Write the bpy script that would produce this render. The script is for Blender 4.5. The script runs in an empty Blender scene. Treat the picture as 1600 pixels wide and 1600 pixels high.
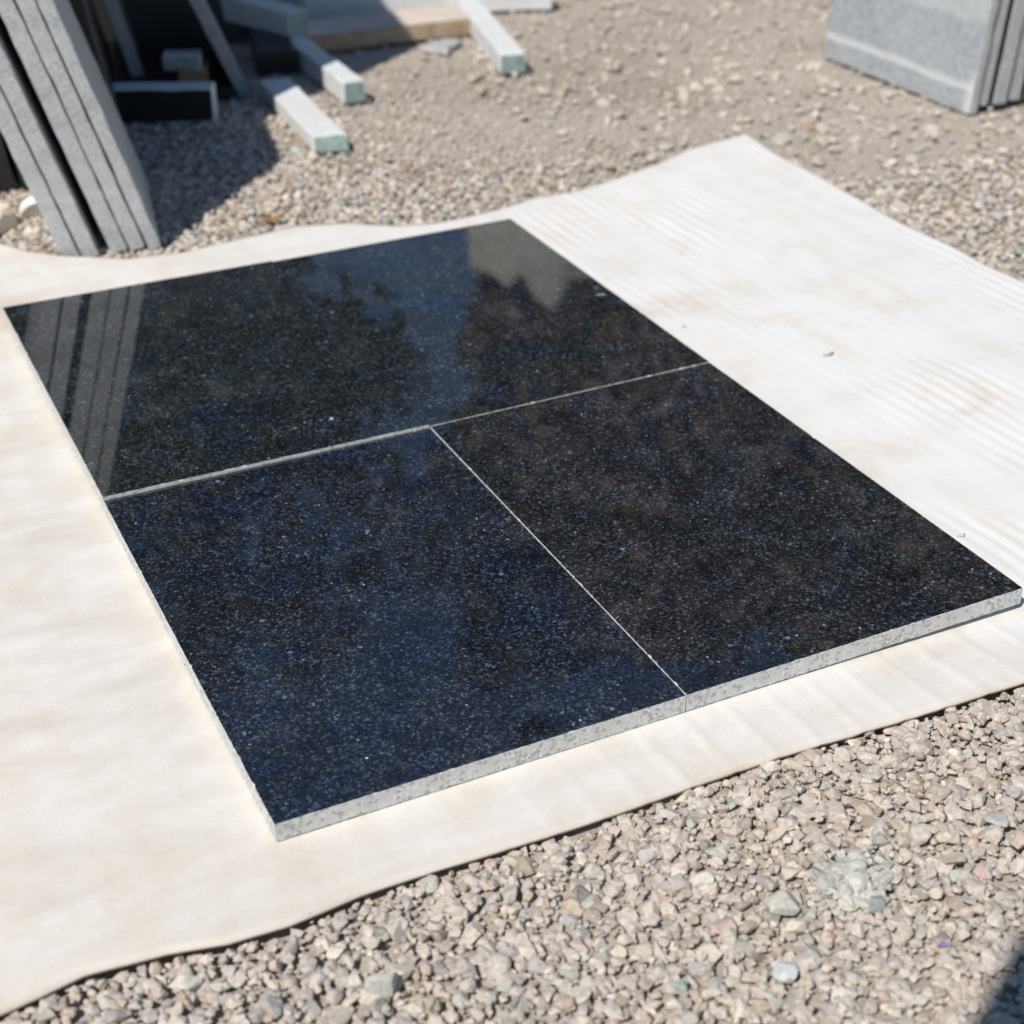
import bpy, bmesh, math, random
import numpy as np
from mathutils import Vector, Matrix, noise

# ------------------------------------------------------------------ camera, sky, sun, exposure
scene = bpy.context.scene
COL = scene.collection
rad = math.radians

cam_data = bpy.data.cameras.new("camera")
cam = bpy.data.objects.new("camera", cam_data)
COL.objects.link(cam)
CAM = Vector((-0.25723105, -0.99471379, 0.89888436))
RIGHT = Vector((0.89955425, -0.43677269, -0.00563597))
DOWN = Vector((-0.22719351, -0.45681799, -0.86005839))
FWD = Vector((0.37307541, 0.77494964, -0.51016449))
m = Matrix.Identity(4)
for i in range(3):
    m[i][0] = RIGHT[i]; m[i][1] = -DOWN[i]; m[i][2] = -FWD[i]; m[i][3] = CAM[i]
cam.matrix_world = m
cam_data.sensor_width = 36.0
cam_data.lens = 55.938
cam_data.clip_start = 0.05
cam_data.clip_end = 2000
cam_data.dof.use_dof = True
cam_data.dof.focus_distance = 1.58
cam_data.dof.aperture_fstop = 5.0
scene.camera = cam

SUN_EL = 51.0
SHADOW_AZ = 30.0                        # shadows fall towards this heading (degrees from +x)
world = bpy.data.worlds.new("World")
scene.world = world
world.use_nodes = True
wn = world.node_tree
sky = wn.nodes.new("ShaderNodeTexSky")
sky.sky_type = 'NISHITA'
sky.sun_disc = False
sky.sun_elevation = rad(SUN_EL)
sky.sun_rotation = rad(90 - (SHADOW_AZ + 180))
sky.air_density = 1.0
sky.dust_density = 0.0
sky.altitude = 800
sky.ozone_density = 2.5
wn.links.new(sky.outputs[0], wn.nodes["Background"].inputs[0])
wn.nodes["Background"].inputs[1].default_value = 0.10

sun_data = bpy.data.lights.new("sun", 'SUN')
sun_data.energy = 5.0
sun_data.angle = rad(0.53)
sun_data.color = (1.0, 0.95, 0.875)
sun = bpy.data.objects.new("sun", sun_data)
COL.objects.link(sun)
sd = Vector((math.cos(rad(SHADOW_AZ)) * math.cos(rad(SUN_EL)), math.sin(rad(SHADOW_AZ)) * math.cos(rad(SUN_EL)), -math.sin(rad(SUN_EL))))
sun.rotation_euler = sd.to_track_quat('-Z', 'Y').to_euler()
sun.location = (-4, -3, 6)

scene.view_settings.view_transform = 'Standard'
scene.view_settings.look = 'None'
scene.view_settings.exposure = -0.16
scene.view_settings.gamma = 1.0
scene.view_settings.use_curve_mapping = False
scene.render.engine = 'CYCLES'

rng = np.random.default_rng(7)
random.seed(7)
GZ = -0.030                              # level of the gravel surface; the tiles' tops lie at about 0

# ------------------------------------------------------------------ helpers
def tag(o, label=None, cat=None, group=None, kind=None):
    if label: o["label"] = label
    if cat: o["category"] = cat
    if group: o["group"] = group
    if kind or cat: o["kind"] = kind or "thing"
    return o

class NT:
    """small node-tree writer"""
    def __init__(self, name):
        self.mat = bpy.data.materials.new(name)
        self.mat.use_nodes = True
        self.t = self.mat.node_tree
        self.b = self.t.nodes["Principled BSDF"]
    def n(self, typ, **kw):
        nd = self.t.nodes.new(typ)
        for k, v in kw.items():
            if k in nd.inputs: nd.inputs[k].default_value = v
            else: setattr(nd, k, v)
        return nd
    def l(self, a, b): self.t.links.new(a, b)
    def coords(self, kind="Object"):
        return self.n("ShaderNodeTexCoord").outputs[kind]
    def noise(self, co, scale, detail=2.0, rough=0.5, dist=0.0):
        nd = self.n("ShaderNodeTexNoise", Scale=scale, Detail=detail, Roughness=rough, Distortion=dist)
        self.l(co, nd.inputs["Vector"])
        return nd
    def voro(self, co, scale, feature='F1', randomness=1.0):
        nd = self.n("ShaderNodeTexVoronoi", Scale=scale, Randomness=randomness)
        nd.feature = feature
        self.l(co, nd.inputs["Vector"])
        return nd
    def ramp(self, fac, stops, interp='LINEAR'):
        nd = self.n("ShaderNodeValToRGB")
        cr = nd.color_ramp
        cr.interpolation = interp
        while len(cr.elements) < len(stops): cr.elements.new(0.5)
        for e, (p, c) in zip(cr.elements, stops):
            e.position = p
            e.color = (c, c, c, 1) if not hasattr(c, "__len__") else (*c, 1)
        self.l(fac, nd.inputs[0])
        return nd.outputs[0]
    def mix(self, fac, a, b, blend='MIX'):
        nd = self.n("ShaderNodeMix", data_type='RGBA', blend_type=blend)
        for s, v in ((nd.inputs[0], fac), (nd.inputs[6], a), (nd.inputs[7], b)):
            if hasattr(v, "links"): self.l(v, s)
            elif hasattr(v, "__len__"): s.default_value = (*v, 1)
            else: s.default_value = v
        return nd.outputs[2]
    def math(self, op, a, b=0.0):
        nd = self.n("ShaderNodeMath", operation=op)
        for s, v in ((nd.inputs[0], a), (nd.inputs[1], b)):
            if hasattr(v, "links"): self.l(v, s)
            else: s.default_value = v
        return nd.outputs[0]
    def map(self, co, scale=(1, 1, 1), rot=(0, 0, 0)):
        nd = self.n("ShaderNodeMapping")
        nd.inputs["Scale"].default_value = scale
        nd.inputs["Rotation"].default_value = rot
        self.l(co, nd.inputs["Vector"])
        return nd.outputs[0]
    def bump(self, h, strength=0.3, dist=0.001):
        nd = self.n("ShaderNodeBump", Strength=strength, Distance=dist)
        self.l(h, nd.inputs["Height"])
        self.l(nd.outputs[0], self.b.inputs["Normal"])
    def done(self, color=None, rough=0.8, spec=0.5):
        if color is not None:
            if hasattr(color, "links"): self.l(color, self.b.inputs["Base Color"])
            else: self.b.inputs["Base Color"].default_value = (*color, 1)
        if hasattr(rough, "links"): self.l(rough, self.b.inputs["Roughness"])
        else: self.b.inputs["Roughness"].default_value = rough
        self.b.inputs["Specular IOR Level"].default_value = spec
        return self.mat

def granite_sawn(name, mid, dark, light, scale=230, rough=0.85, stain=None):
    """unpolished granite: interlocking pale and dark grains"""
    k = NT(name)
    co = k.coords()
    v1 = k.voro(co, scale)
    v2 = k.voro(co, scale * 2.3)
    g1 = k.ramp(v1.outputs["Color"], [(0.0, dark), (0.22, dark), (0.34, mid), (0.72, mid), (0.9, light), (1.0, light)])
    g2 = k.ramp(v2.outputs["Color"], [(0.0, tuple(c * 0.72 for c in mid)), (0.5, mid), (1.0, light)])
    c = k.mix(0.45, g1, g2)
    n1 = k.noise(co, 18, 4, 0.6)
    c = k.mix(k.ramp(n1.outputs[0], [(0.35, 0.0), (0.7, 0.35)]), c, tuple(x * 0.8 for x in mid))
    if stain:
        n2 = k.noise(k.map(co, (3, 3, 9)), 2.2, 5, 0.65)
        c = k.mix(k.ramp(n2.outputs[0], [(0.5, 0.0), (0.72, 0.6)]), c, stain)
    n3 = k.noise(co, 420, 3, 0.7)
    k.bump(n3.outputs[0], 0.5, 0.0012)
    return k.done(c, rough, 0.3)

TINTS = {  # stone tint of each tile with mirrored sky colour painted in, bluest on the first
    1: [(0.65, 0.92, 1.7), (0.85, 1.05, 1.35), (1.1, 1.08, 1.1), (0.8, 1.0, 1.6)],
    2: [(0.75, 0.9, 1.3), (0.95, 1.05, 1.0), (1.2, 1.08, 0.98), (0.9, 1.0, 1.15)],
    3: [(0.65, 0.85, 1.4), (0.9, 1.1, 1.0), (1.15, 1.1, 0.9), (0.8, 1.0, 1.3)],
    4: [(0.65, 0.85, 1.4), (0.9, 1.1, 1.0), (1.3, 1.15, 0.95), (0.8, 1.0, 1.3)]}
def granite_polished(name, seed):
    """dark polished granite with small blue-grey crystal flashes"""
    k = NT(name)
    co0 = k.coords()
    off = k.n("ShaderNodeVectorMath", operation='ADD')
    k.l(co0, off.inputs[0]); off.inputs[1].default_value = (seed * 3.7, seed * 1.9, 0)
    co = off.outputs[0]
    # warp the cells so that the crystals are irregular
    wn_ = k.noise(co, 300, 2, 0.6)
    sub = k.n("ShaderNodeVectorMath", operation='SUBTRACT'); k.l(wn_.outputs["Color"], sub.inputs[0]); sub.inputs[1].default_value = (0.5, 0.5, 0.5)
    scl = k.n("ShaderNodeVectorMath", operation='SCALE'); k.l(sub.outputs[0], scl.inputs[0]); scl.inputs["Scale"].default_value = 0.0030
    add = k.n("ShaderNodeVectorMath", operation='ADD'); k.l(co, add.inputs[0]); k.l(scl.outputs[0], add.inputs[1])
    cw = add.outputs[0]
    pn = k.noise(co, 14, 5, 0.75)
    patchy = k.ramp(pn.outputs[0], [(0.34, 0.18), (0.64, 1.0)])
    def mosaic(scale, stops):
        v = k.voro(cw, scale)
        sep = k.n("ShaderNodeSeparateColor"); k.l(v.outputs["Color"], sep.inputs[0])
        return v, sep, k.ramp(sep.outputs[0], stops)
    _, sp1, base = mosaic(430, [(0.0, (0.005, 0.0056, 0.007)), (0.50, (0.012, 0.0132, 0.016)), (0.78, (0.024, 0.0265, 0.032)), (0.93, (0.046, 0.051, 0.062)), (1.0, (0.085, 0.095, 0.115))])
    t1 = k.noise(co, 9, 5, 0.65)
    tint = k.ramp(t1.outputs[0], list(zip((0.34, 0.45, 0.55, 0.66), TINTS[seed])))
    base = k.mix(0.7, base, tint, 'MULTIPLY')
    # each crystal leans to blue, olive or umber
    hue = k.ramp(sp1.outputs[1], [(0.0, (0.7, 0.95, 1.5)), (0.4, (0.95, 1.1, 1.0)), (0.7, (1.1, 1.0, 0.9)), (1.0, (0.8, 0.9, 1.3))])
    base = k.mix(0.6, base, hue, 'MULTIPLY')
    base = k.mix(1.0, base, k.ramp(pn.outputs[0], [(0.32, 0.55), (0.66, 1.45)]), 'MULTIPLY')
    def flecks(scale, keep, size, col_a, col_b):
        v = k.voro(cw, scale)
        sep = k.n("ShaderNodeSeparateColor"); k.l(v.outputs["Color"], sep.inputs[0])
        on = k.math('GREATER_THAN', sep.outputs[0], 1.0 - keep)
        core = k.ramp(v.outputs["Distance"], [(size * 0.7, 1.0), (size, 0.0)])
        f = k.math('MULTIPLY', k.math('MULTIPLY', on, core), patchy)
        return f, k.ramp(sep.outputs[1], [(0.0, col_a), (0.7, tuple(0.35 * q for q in col_b)), (1.0, col_b)])
    f, lum = flecks(270, 0.06, 0.48, (0.025, 0.033, 0.048), (0.20, 0.225, 0.265))
    base = k.mix(f, base, lum)
    f, lum = flecks(350, 0.018, 0.5, (0.08, 0.11, 0.16), (0.58, 0.62, 0.67))
    base = k.mix(f, base, lum)
    f, lum = flecks(140, 0.035, 0.42, (0.02, 0.04, 0.09), (0.22, 0.30, 0.42))
    base = k.mix(f, base, lum)
    # dried splashes and finger smudges
    dn = k.noise(co, 17, 6, 0.7, 0.8)
    base = k.mix(k.ramp(dn.outputs[0], [(0.62, 0.0), (0.76, 0.20)]), base, (0.20, 0.19, 0.18))
    rn = k.noise(co, 3.0, 4, 0.6)
    rough = k.ramp(rn.outputs[0], [(0.3, 0.008), (0.75, 0.028)])
    mat = k.done(base, rough, 0.5)
    k.b.inputs["IOR"].default_value = 1.75
    # faint waviness left by the polishing heads
    pw = k.noise(co, 26, 2, 0.5)
    k.bump(pw.outputs[0], 0.02, 0.0005)
    return mat

def mesh_np(name, V, F, mat, colors=None, flat=True, cname="stone_color"):
    """big mesh from numpy arrays: V (n,3), F (f,k)"""
    me = bpy.data.meshes.new(name)
    n, (f, kk) = len(V), F.shape
    me.vertices.add(n); me.vertices.foreach_set("co", np.ascontiguousarray(V, dtype=np.float32).ravel())
    me.loops.add(f * kk); me.loops.foreach_set("vertex_index", np.ascontiguousarray(F, dtype=np.int32).ravel())
    me.polygons.add(f); me.polygons.foreach_set("loop_start", np.arange(0, f * kk, kk, dtype=np.int32))
    if colors is not None:
        a = me.attributes.new(cname, 'FLOAT_COLOR', 'POINT')
        a.data.foreach_set("color", np.ascontiguousarray(np.c_[colors, np.ones(n)], dtype=np.float32).ravel())
    me.update(calc_edges=True)
    me.validate()
    if flat: me.shade_flat()
    else: me.shade_smooth()
    me.materials.append(mat)
    return me

def link(name, me, parent=None, loc=(0, 0, 0), rot=(0, 0, 0)):
    o = bpy.data.objects.new(name, me)
    COL.objects.link(o)
    o.location = loc; o.rotation_euler = rot
    o.parent = parent
    return o

def bm_obj(name, bm, mats, parent=None, smooth=False):
    me = bpy.data.meshes.new(name)
    bm.normal_update()
    bm.to_mesh(me); bm.free()
    for mt in (mats if isinstance(mats, (list, tuple)) else [mats]): me.materials.append(mt)
    if smooth: me.shade_smooth()
    else: me.shade_flat()
    return link(name, me, parent)

# ------------------------------------------------------------------ materials
def ground_material():
    k = NT("packed_grit")
    co = k.coords()
    n1 = k.noise(co, 1.7, 5, 0.6)
    n2 = k.noise(co, 130, 4, 0.75)
    n3 = k.voro(co, 170)
    c = k.ramp(n1.outputs[0], [(0.3, (0.39, 0.345, 0.295)), (0.5, (0.485, 0.43, 0.375)), (0.7, (0.54, 0.485, 0.43))])
    c = k.mix(k.ramp(n2.outputs[0], [(0.35, 0.55), (0.6, 0.0)]), c, (0.27, 0.22, 0.175))
    c = k.mix(k.ramp(n3.outputs["Color"], [(0.55, 0.0), (0.95, 0.55)]), c, (0.55, 0.51, 0.45))
    n5 = k.noise(k.map(co, (1, 2.2, 1), (0, 0, -0.5)), 3.6, 6, 0.7, 0.3)
    c = k.mix(k.ramp(n5.outputs[0], [(0.54, 0.0), (0.68, 0.75)]), c, (0.27, 0.205, 0.14))
    k.bump(n2.outputs[0], 0.9, 0.004)
    return k.done(c, 0.95, 0.2)

def stone_material():
    k = NT("crushed_stone")
    at = k.n("ShaderNodeAttribute", attribute_name="stone_color")
    co = k.coords()
    n1 = k.noise(co, 210, 4, 0.7)
    c = k.mix(1.0, at.outputs["Color"], k.ramp(n1.outputs[0], [(0.25, 0.62), (0.5, 1.0), (0.8, 1.22)]), 'MULTIPLY')
    k.bump(n1.outputs[0], 0.55, 0.0015)
    return k.done(c, 0.9, 0.25)

def foam_material():
    k = NT("foam_sheet")
    co = k.coords()
    n1 = k.noise(k.map(co, (1.6, 4.2, 1), (0, 0, 0.16)), 3.4, 6, 0.68, 0.4)
    n2 = k.noise(co, 8, 6, 0.7, 0.5)
    n3 = k.noise(co, 120, 3, 0.75)
    n4 = k.noise(k.map(co, (4.5, 1.2, 1), (0, 0, -0.2)), 4.0, 6, 0.7, 0.3)
    sx = k.n("ShaderNodeSeparateXYZ"); k.l(co, sx.inputs[0])
    # the trampled side towards the stacks is dirtier than the clean far side
    side = k.ramp(k.math('ADD', k.math('MULTIPLY', sx.outputs[0], 0.8), 0.25), [(0.05, 1.0), (0.95, 0.0)])
    soil = k.n("ShaderNodeAttribute", attribute_name="soil")
    c = k.mix(side, (0.765, 0.754, 0.732), (0.738, 0.702, 0.648))
    grime = k.math('MULTIPLY', k.ramp(n1.outputs[0], [(0.40, 0.0), (0.70, 1.0)]), k.math('ADD', k.math('MULTIPLY', side, 0.62), 0.12))
    c = k.mix(grime, c, (0.58, 0.515, 0.43))
    c = k.mix(k.ramp(n4.outputs[0], [(0.48, 0.0), (0.70, 0.36)]), c, (0.62, 0.55, 0.42))
    c = k.mix(k.ramp(n2.outputs[0], [(0.55, 0.0), (0.74, 0.55)]), c, (0.60, 0.51, 0.38))
    soilf = k.math('MULTIPLY', soil.outputs["Fac"], k.ramp(n2.outputs[0], [(0.30, 0.15), (0.6, 0.9)]))
    c = k.mix(soilf, c, (0.50, 0.39, 0.27))
    dots = k.ramp(n3.outputs[0], [(0.68, 0.0), (0.76, 0.6)])
    c = k.mix(k.math('MULTIPLY', dots, k.math('ADD', k.math('MULTIPLY', side, 0.35), soil.outputs["Fac"])), c, (0.30, 0.22, 0.14))
    k.bump(k.noise(co, 180, 4, 0.7).outputs[0], 0.35, 0.0012)
    return k.done(c, 0.7, 0.25)

M_ground = ground_material()
M_stone = stone_material()
M_foam = foam_material()
M_cut = granite_sawn("sawn_granite_rim", (0.58, 0.585, 0.565), (0.17, 0.18, 0.14), (0.80, 0.80, 0.785), 330)
M_slab = granite_sawn("sawn_granite_slab", (0.46, 0.47, 0.465), (0.28, 0.29, 0.29), (0.60, 0.61, 0.605), 260, 0.85, (0.40, 0.375, 0.32))
M_slab_face = granite_sawn("sawn_granite_face", (0.30, 0.325, 0.345), (0.18, 0.20, 0.215), (0.40, 0.425, 0.44), 160, 0.7)
M_bar = granite_sawn("pale_green_granite", (0.74, 0.765, 0.765), (0.60, 0.64, 0.64), (0.82, 0.835, 0.835), 120, 0.7, (0.66, 0.64, 0.57))
M_bar_end = granite_sawn("green_granite_break", (0.27, 0.36, 0.33), (0.15, 0.22, 0.20), (0.42, 0.50, 0.47), 90, 0.6)

def simple(name, c0, c1, scale, rough=0.8, bump=0.4, stretch=(1, 1, 1), spec=0.4):
    k = NT(name); co = k.map(k.coords(), stretch)
    n1 = k.noise(co, scale, 5, 0.65)
    c = k.ramp(n1.outputs[0], [(0.3, c0), (0.7, c1)])
    k.bump(n1.outputs[0], bump, 0.003)
    return k.done(c, rough, spec)

M_dark_face = simple("dark_granite_face", (0.012, 0.013, 0.015), (0.03, 0.032, 0.034), 300, 0.35, 0.1)
M_timber = simple("weathered_timber", (0.30, 0.21, 0.13), (0.50, 0.40, 0.29), 14, 0.9, 0.6, (1, 9, 9))
M_timber_top = simple("bleached_timber", (0.55, 0.45, 0.38), (0.75, 0.66, 0.58), 16, 0.9, 0.4, (1, 8, 8))
M_cream = simple("cream_stone", (0.62, 0.55, 0.42), (0.78, 0.72, 0.60), 30, 0.9)
M_grit = simple("dusty_stone", (0.44, 0.385, 0.32), (0.60, 0.55, 0.48), 60, 0.95)
M_mortar = simple("pale_mortar", (0.36, 0.36, 0.30), (0.62, 0.61, 0.53), 70, 0.95, 0.9)
M_bark = simple("bark", (0.07, 0.05, 0.035), (0.16, 0.12, 0.09), 12, 0.95, 0.8, (3, 3, 0.6))
M_hill = simple("dry_hillside", (0.28, 0.29, 0.25), (0.46, 0.46, 0.41), 0.8, 0.95, 0.3)
M_dried = simple("dried_leaf", (0.45, 0.24, 0.10), (0.58, 0.36, 0.18), 90, 0.7)
M_chip = simple("white_chip", (0.75, 0.73, 0.70), (0.9, 0.88, 0.85), 200, 0.7)
M_straw = simple("straw", (0.45, 0.33, 0.18), (0.60, 0.47, 0.28), 200, 0.8)
M_violet = simple("violet_plastic", (0.20, 0.18, 0.40), (0.28, 0.25, 0.48), 60, 0.4, 0.1)

def leaf_material(name, c0, c1):
    k = NT(name)
    at = k.n("ShaderNodeAttribute", attribute_name="leaf_tone")
    c = k.mix(at.outputs["Fac"], c0, c1)
    return k.done(c, 0.7, 0.3)
M_leaf = leaf_material("dark_foliage", (0.03, 0.045, 0.02), (0.10, 0.12, 0.06))
M_leaf_brown = leaf_material("brown_foliage", (0.13, 0.095, 0.07), (0.29, 0.225, 0.165))

# ------------------------------------------------------------------ ground
def ground_sheet():
    # fine in the middle, coarse towards the horizon
    xs = np.unique(np.r_[np.linspace(-400, -6, 12), np.linspace(-6, -1.2, 14), np.linspace(-1.2, 3.6, 110), np.linspace(3.6, 8, 14), np.linspace(8, 400, 12)])
    ys = np.unique(np.r_[np.linspace(-400, -6, 12), np.linspace(-6, -1.2, 14), np.linspace(-1.2, 4.2, 120), np.linspace(4.2, 9, 14), np.linspace(9, 400, 12)])
    X, Y = np.meshgrid(xs, ys)
    Z = np.array([noise.noise((x * 2.3, y * 2.3, 0)) * 0.004 + noise.noise((x * 9, y * 9, 5)) * 0.0022 for x, y in zip(X.ravel(), Y.ravel())])
    V = np.c_[X.ravel(), Y.ravel(), GZ - 0.009 + Z]
    nx, ny = len(xs), len(ys)
    i = (np.arange(ny - 1)[:, None] * nx + np.arange(nx - 1)[None, :]).ravel()
    F = np.c_[i, i + 1, i + 1 + nx, i + nx]
    o = link("ground", mesh_np("ground", V, F, M_ground, flat=False))
    tag(o, "packed sandy grit ground of the stone yard", "ground", kind="structure")
ground_sheet()

# hill and trees stand behind the yard; the polished tiles mirror them
def bank_height(r, a):
    """terrace of pale spoil behind the right half of the yard"""
    e = np.clip((a - rad(20)) / rad(10), 0, 1) * np.clip((rad(67.0) - a) / rad(1.8), 0, 1)
    return 5.0 * np.clip((r - 8.5) / 4.0, 0, 1) ** 0.85 * e
def hill():
    az = np.radians(np.linspace(20, 70, 220)); r = np.r_[np.linspace(8.5, 14, 24), np.linspace(15, 50, 14)]
    A, Rr = np.meshgrid(az, r)
    base = bank_height(Rr, A)
    Z = base + np.array([noise.fractal((a * 9, b * 0.6, 2), 0.8, 2.1, 6) for a, b in zip(A.ravel(), Rr.ravel())]).reshape(A.shape) * 0.16 * base
    V = np.c_[(Rr * np.cos(A)).ravel(), (Rr * np.sin(A)).ravel(), Z.ravel() - 0.08]
    nx = len(az)
    i = (np.arange(len(r) - 1)[:, None] * nx + np.arange(nx - 1)[None, :]).ravel()
    F = np.c_[i, i + nx, i + 1 + nx, i + 1]
    tag(link("hill", mesh_np("hill", V, F, M_hill, flat=False)), "pale spoil bank rising behind the yard", "hill", kind="structure")
hill()

# ------------------------------------------------------------------ gravel
def ico(sub):
    bm = bmesh.new()
    bmesh.ops.create_icosphere(bm, subdivisions=sub, radius=1.0)
    V = np.array([v.co[:] for v in bm.verts]); F = np.array([[v.index for v in f.verts] for f in bm.faces])
    bm.free()
    return V, F
ICO1, ICO2, ICO3 = ico(1), ico(2), ico(3)

def rand_rot(n):
    q = rng.normal(size=(n, 4)); q /= np.linalg.norm(q, axis=1)[:, None]
    w, x, y, z = q.T
    return np.stack([np.stack([1 - 2 * (y * y + z * z), 2 * (x * y - z * w), 2 * (x * z + y * w)], 1),
                     np.stack([2 * (x * y + z * w), 1 - 2 * (x * x + z * z), 2 * (y * z - x * w)], 1),
                     np.stack([2 * (x * z - y * w), 2 * (y * z + x * w), 1 - 2 * (x * x + y * y)], 1)], 1)

def stones(pos, size, base, planes=6, squash=0.75):
    """angular chips: unit spheres cut by random planes, stretched, turned"""
    B, F = base
    n = len(pos)
    V = np.repeat(B[None], n, 0) * rng.uniform(0.72, 1.25, (n, 1, 3))
    for _ in range(planes):
        nn = rng.normal(size=(n, 3)); nn /= np.linalg.norm(nn, axis=1)[:, None]
        d = rng.uniform(0.28, 0.66, n)
        s = np.einsum('nvk,nk->nv', V, nn) - d[:, None]
        V -= np.maximum(s, 0)[..., None] * nn[:, None, :]
    V = np.einsum('nij,nvj->nvi', rand_rot(n), V)
    V[..., 2] *= squash
    V = V * (1.18 * size)[:, None, None] + pos[:, None, :]
    FF = (F[None] + (np.arange(n) * len(B))[:, None, None]).reshape(-1, 3)
    return V.reshape(-1, 3), FF

PALETTE = np.array([(0.60, 0.53, 0.455), (0.57, 0.505, 0.44), (0.56, 0.515, 0.465), (0.50, 0.475, 0.445), (0.45, 0.44, 0.425),
                    (0.70, 0.645, 0.565), (0.45, 0.355, 0.26), (0.36, 0.295, 0.235), (0.60, 0.46, 0.385), (0.28, 0.275, 0.27), (0.49, 0.51, 0.455)])
PROB = np.array([0.21, 0.19, 0.15, 0.12, 0.06, 0.09, 0.07, 0.03, 0.03, 0.025, 0.025]); PROB /= PROB.sum()
def stone_colors(n, per, warm=None):
    if warm is None: warm = np.full(n, 0.38)
    c = PALETTE[rng.choice(len(PALETTE), n, p=PROB)] * rng.uniform(0.84, 1.14, (n, 1)) * np.array([0.95, 0.94, 0.925])
    if warm is not None: c = c * (1 - warm[:, None]) + np.array((0.53, 0.47, 0.41)) * warm[:, None]
    return np.repeat(c, per, 0)

# outline of the foam sheet, walked in plan (near edge, right edge, far edge)
FAR = [(-0.95, 1.56), (-0.6, 1.58), (-0.25, 1.565), (-0.05, 1.55), (0.053, 1.523), (0.085, 1.473), (0.131, 1.428), (0.216, 1.367), (0.297, 1.351), (0.39, 1.366), (0.498, 1.379), (0.576, 1.356), (0.645, 1.308), (0.708, 1.29), (0.79, 1.295), (0.863, 1.31), (0.909, 1.326), (0.985, 1.324), (1.076, 1.348), (1.186, 1.386), (1.276, 1.432), (1.36, 1.453), (1.405, 1.464), (1.42, 1.464)]
NEAR = [(-0.95, -0.10), (-0.243, -0.084), (-0.178, -0.073), (-0.115, -0.079), (-0.07, -0.089), (-0.021, -0.092), (0.041, -0.087), (0.237, -0.089), (0.46, -0.089), (0.554, -0.092), (0.715, -0.102), (1.0, -0.095), (1.42, -0.10)]
RIGHTE = [(-0.12, 1.40), (0.3, 1.385), (0.665, 1.39), (0.792, 1.39), (0.943, 1.39), (1.155, 1.399), (1.303, 1.407), (1.40, 1.414), (1.47, 1.419)]
FARa, NEARa, RIGHTa = map(np.array, (FAR, NEAR, RIGHTE))
def y_far(x): return np.interp(x, FARa[:, 0], FARa[:, 1])
def y_near(x): return np.interp(x, NEARa[:, 0], NEARa[:, 1]) + 0.0015 * np.sin(x * 19)
def x_right(y): return np.interp(y, RIGHTa[:, 0], RIGHTa[:, 1]) + 0.002 * np.sin(y * 31)
def inside_mat(x, y, inset):
    return (y > y_near(x) + inset) & (y < y_far(x) - inset) & (x < x_right(y) - inset) & (x > -0.95)

def scatter(x0, x1, y0, y1, step, keep=1.0):
    gx, gy = np.meshgrid(np.arange(x0, x1, step), np.arange(y0, y1, step))
    p = np.c_[gx.ravel(), gy.ravel()] + rng.uniform(-0.75, 0.75, (gx.size, 2)) * step
    return p[rng.random(len(p)) < keep]

def vnoise(p, s, seed=0.0):
    return np.array([noise.noise((x * s, y * s, seed)) for x, y in p])

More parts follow.
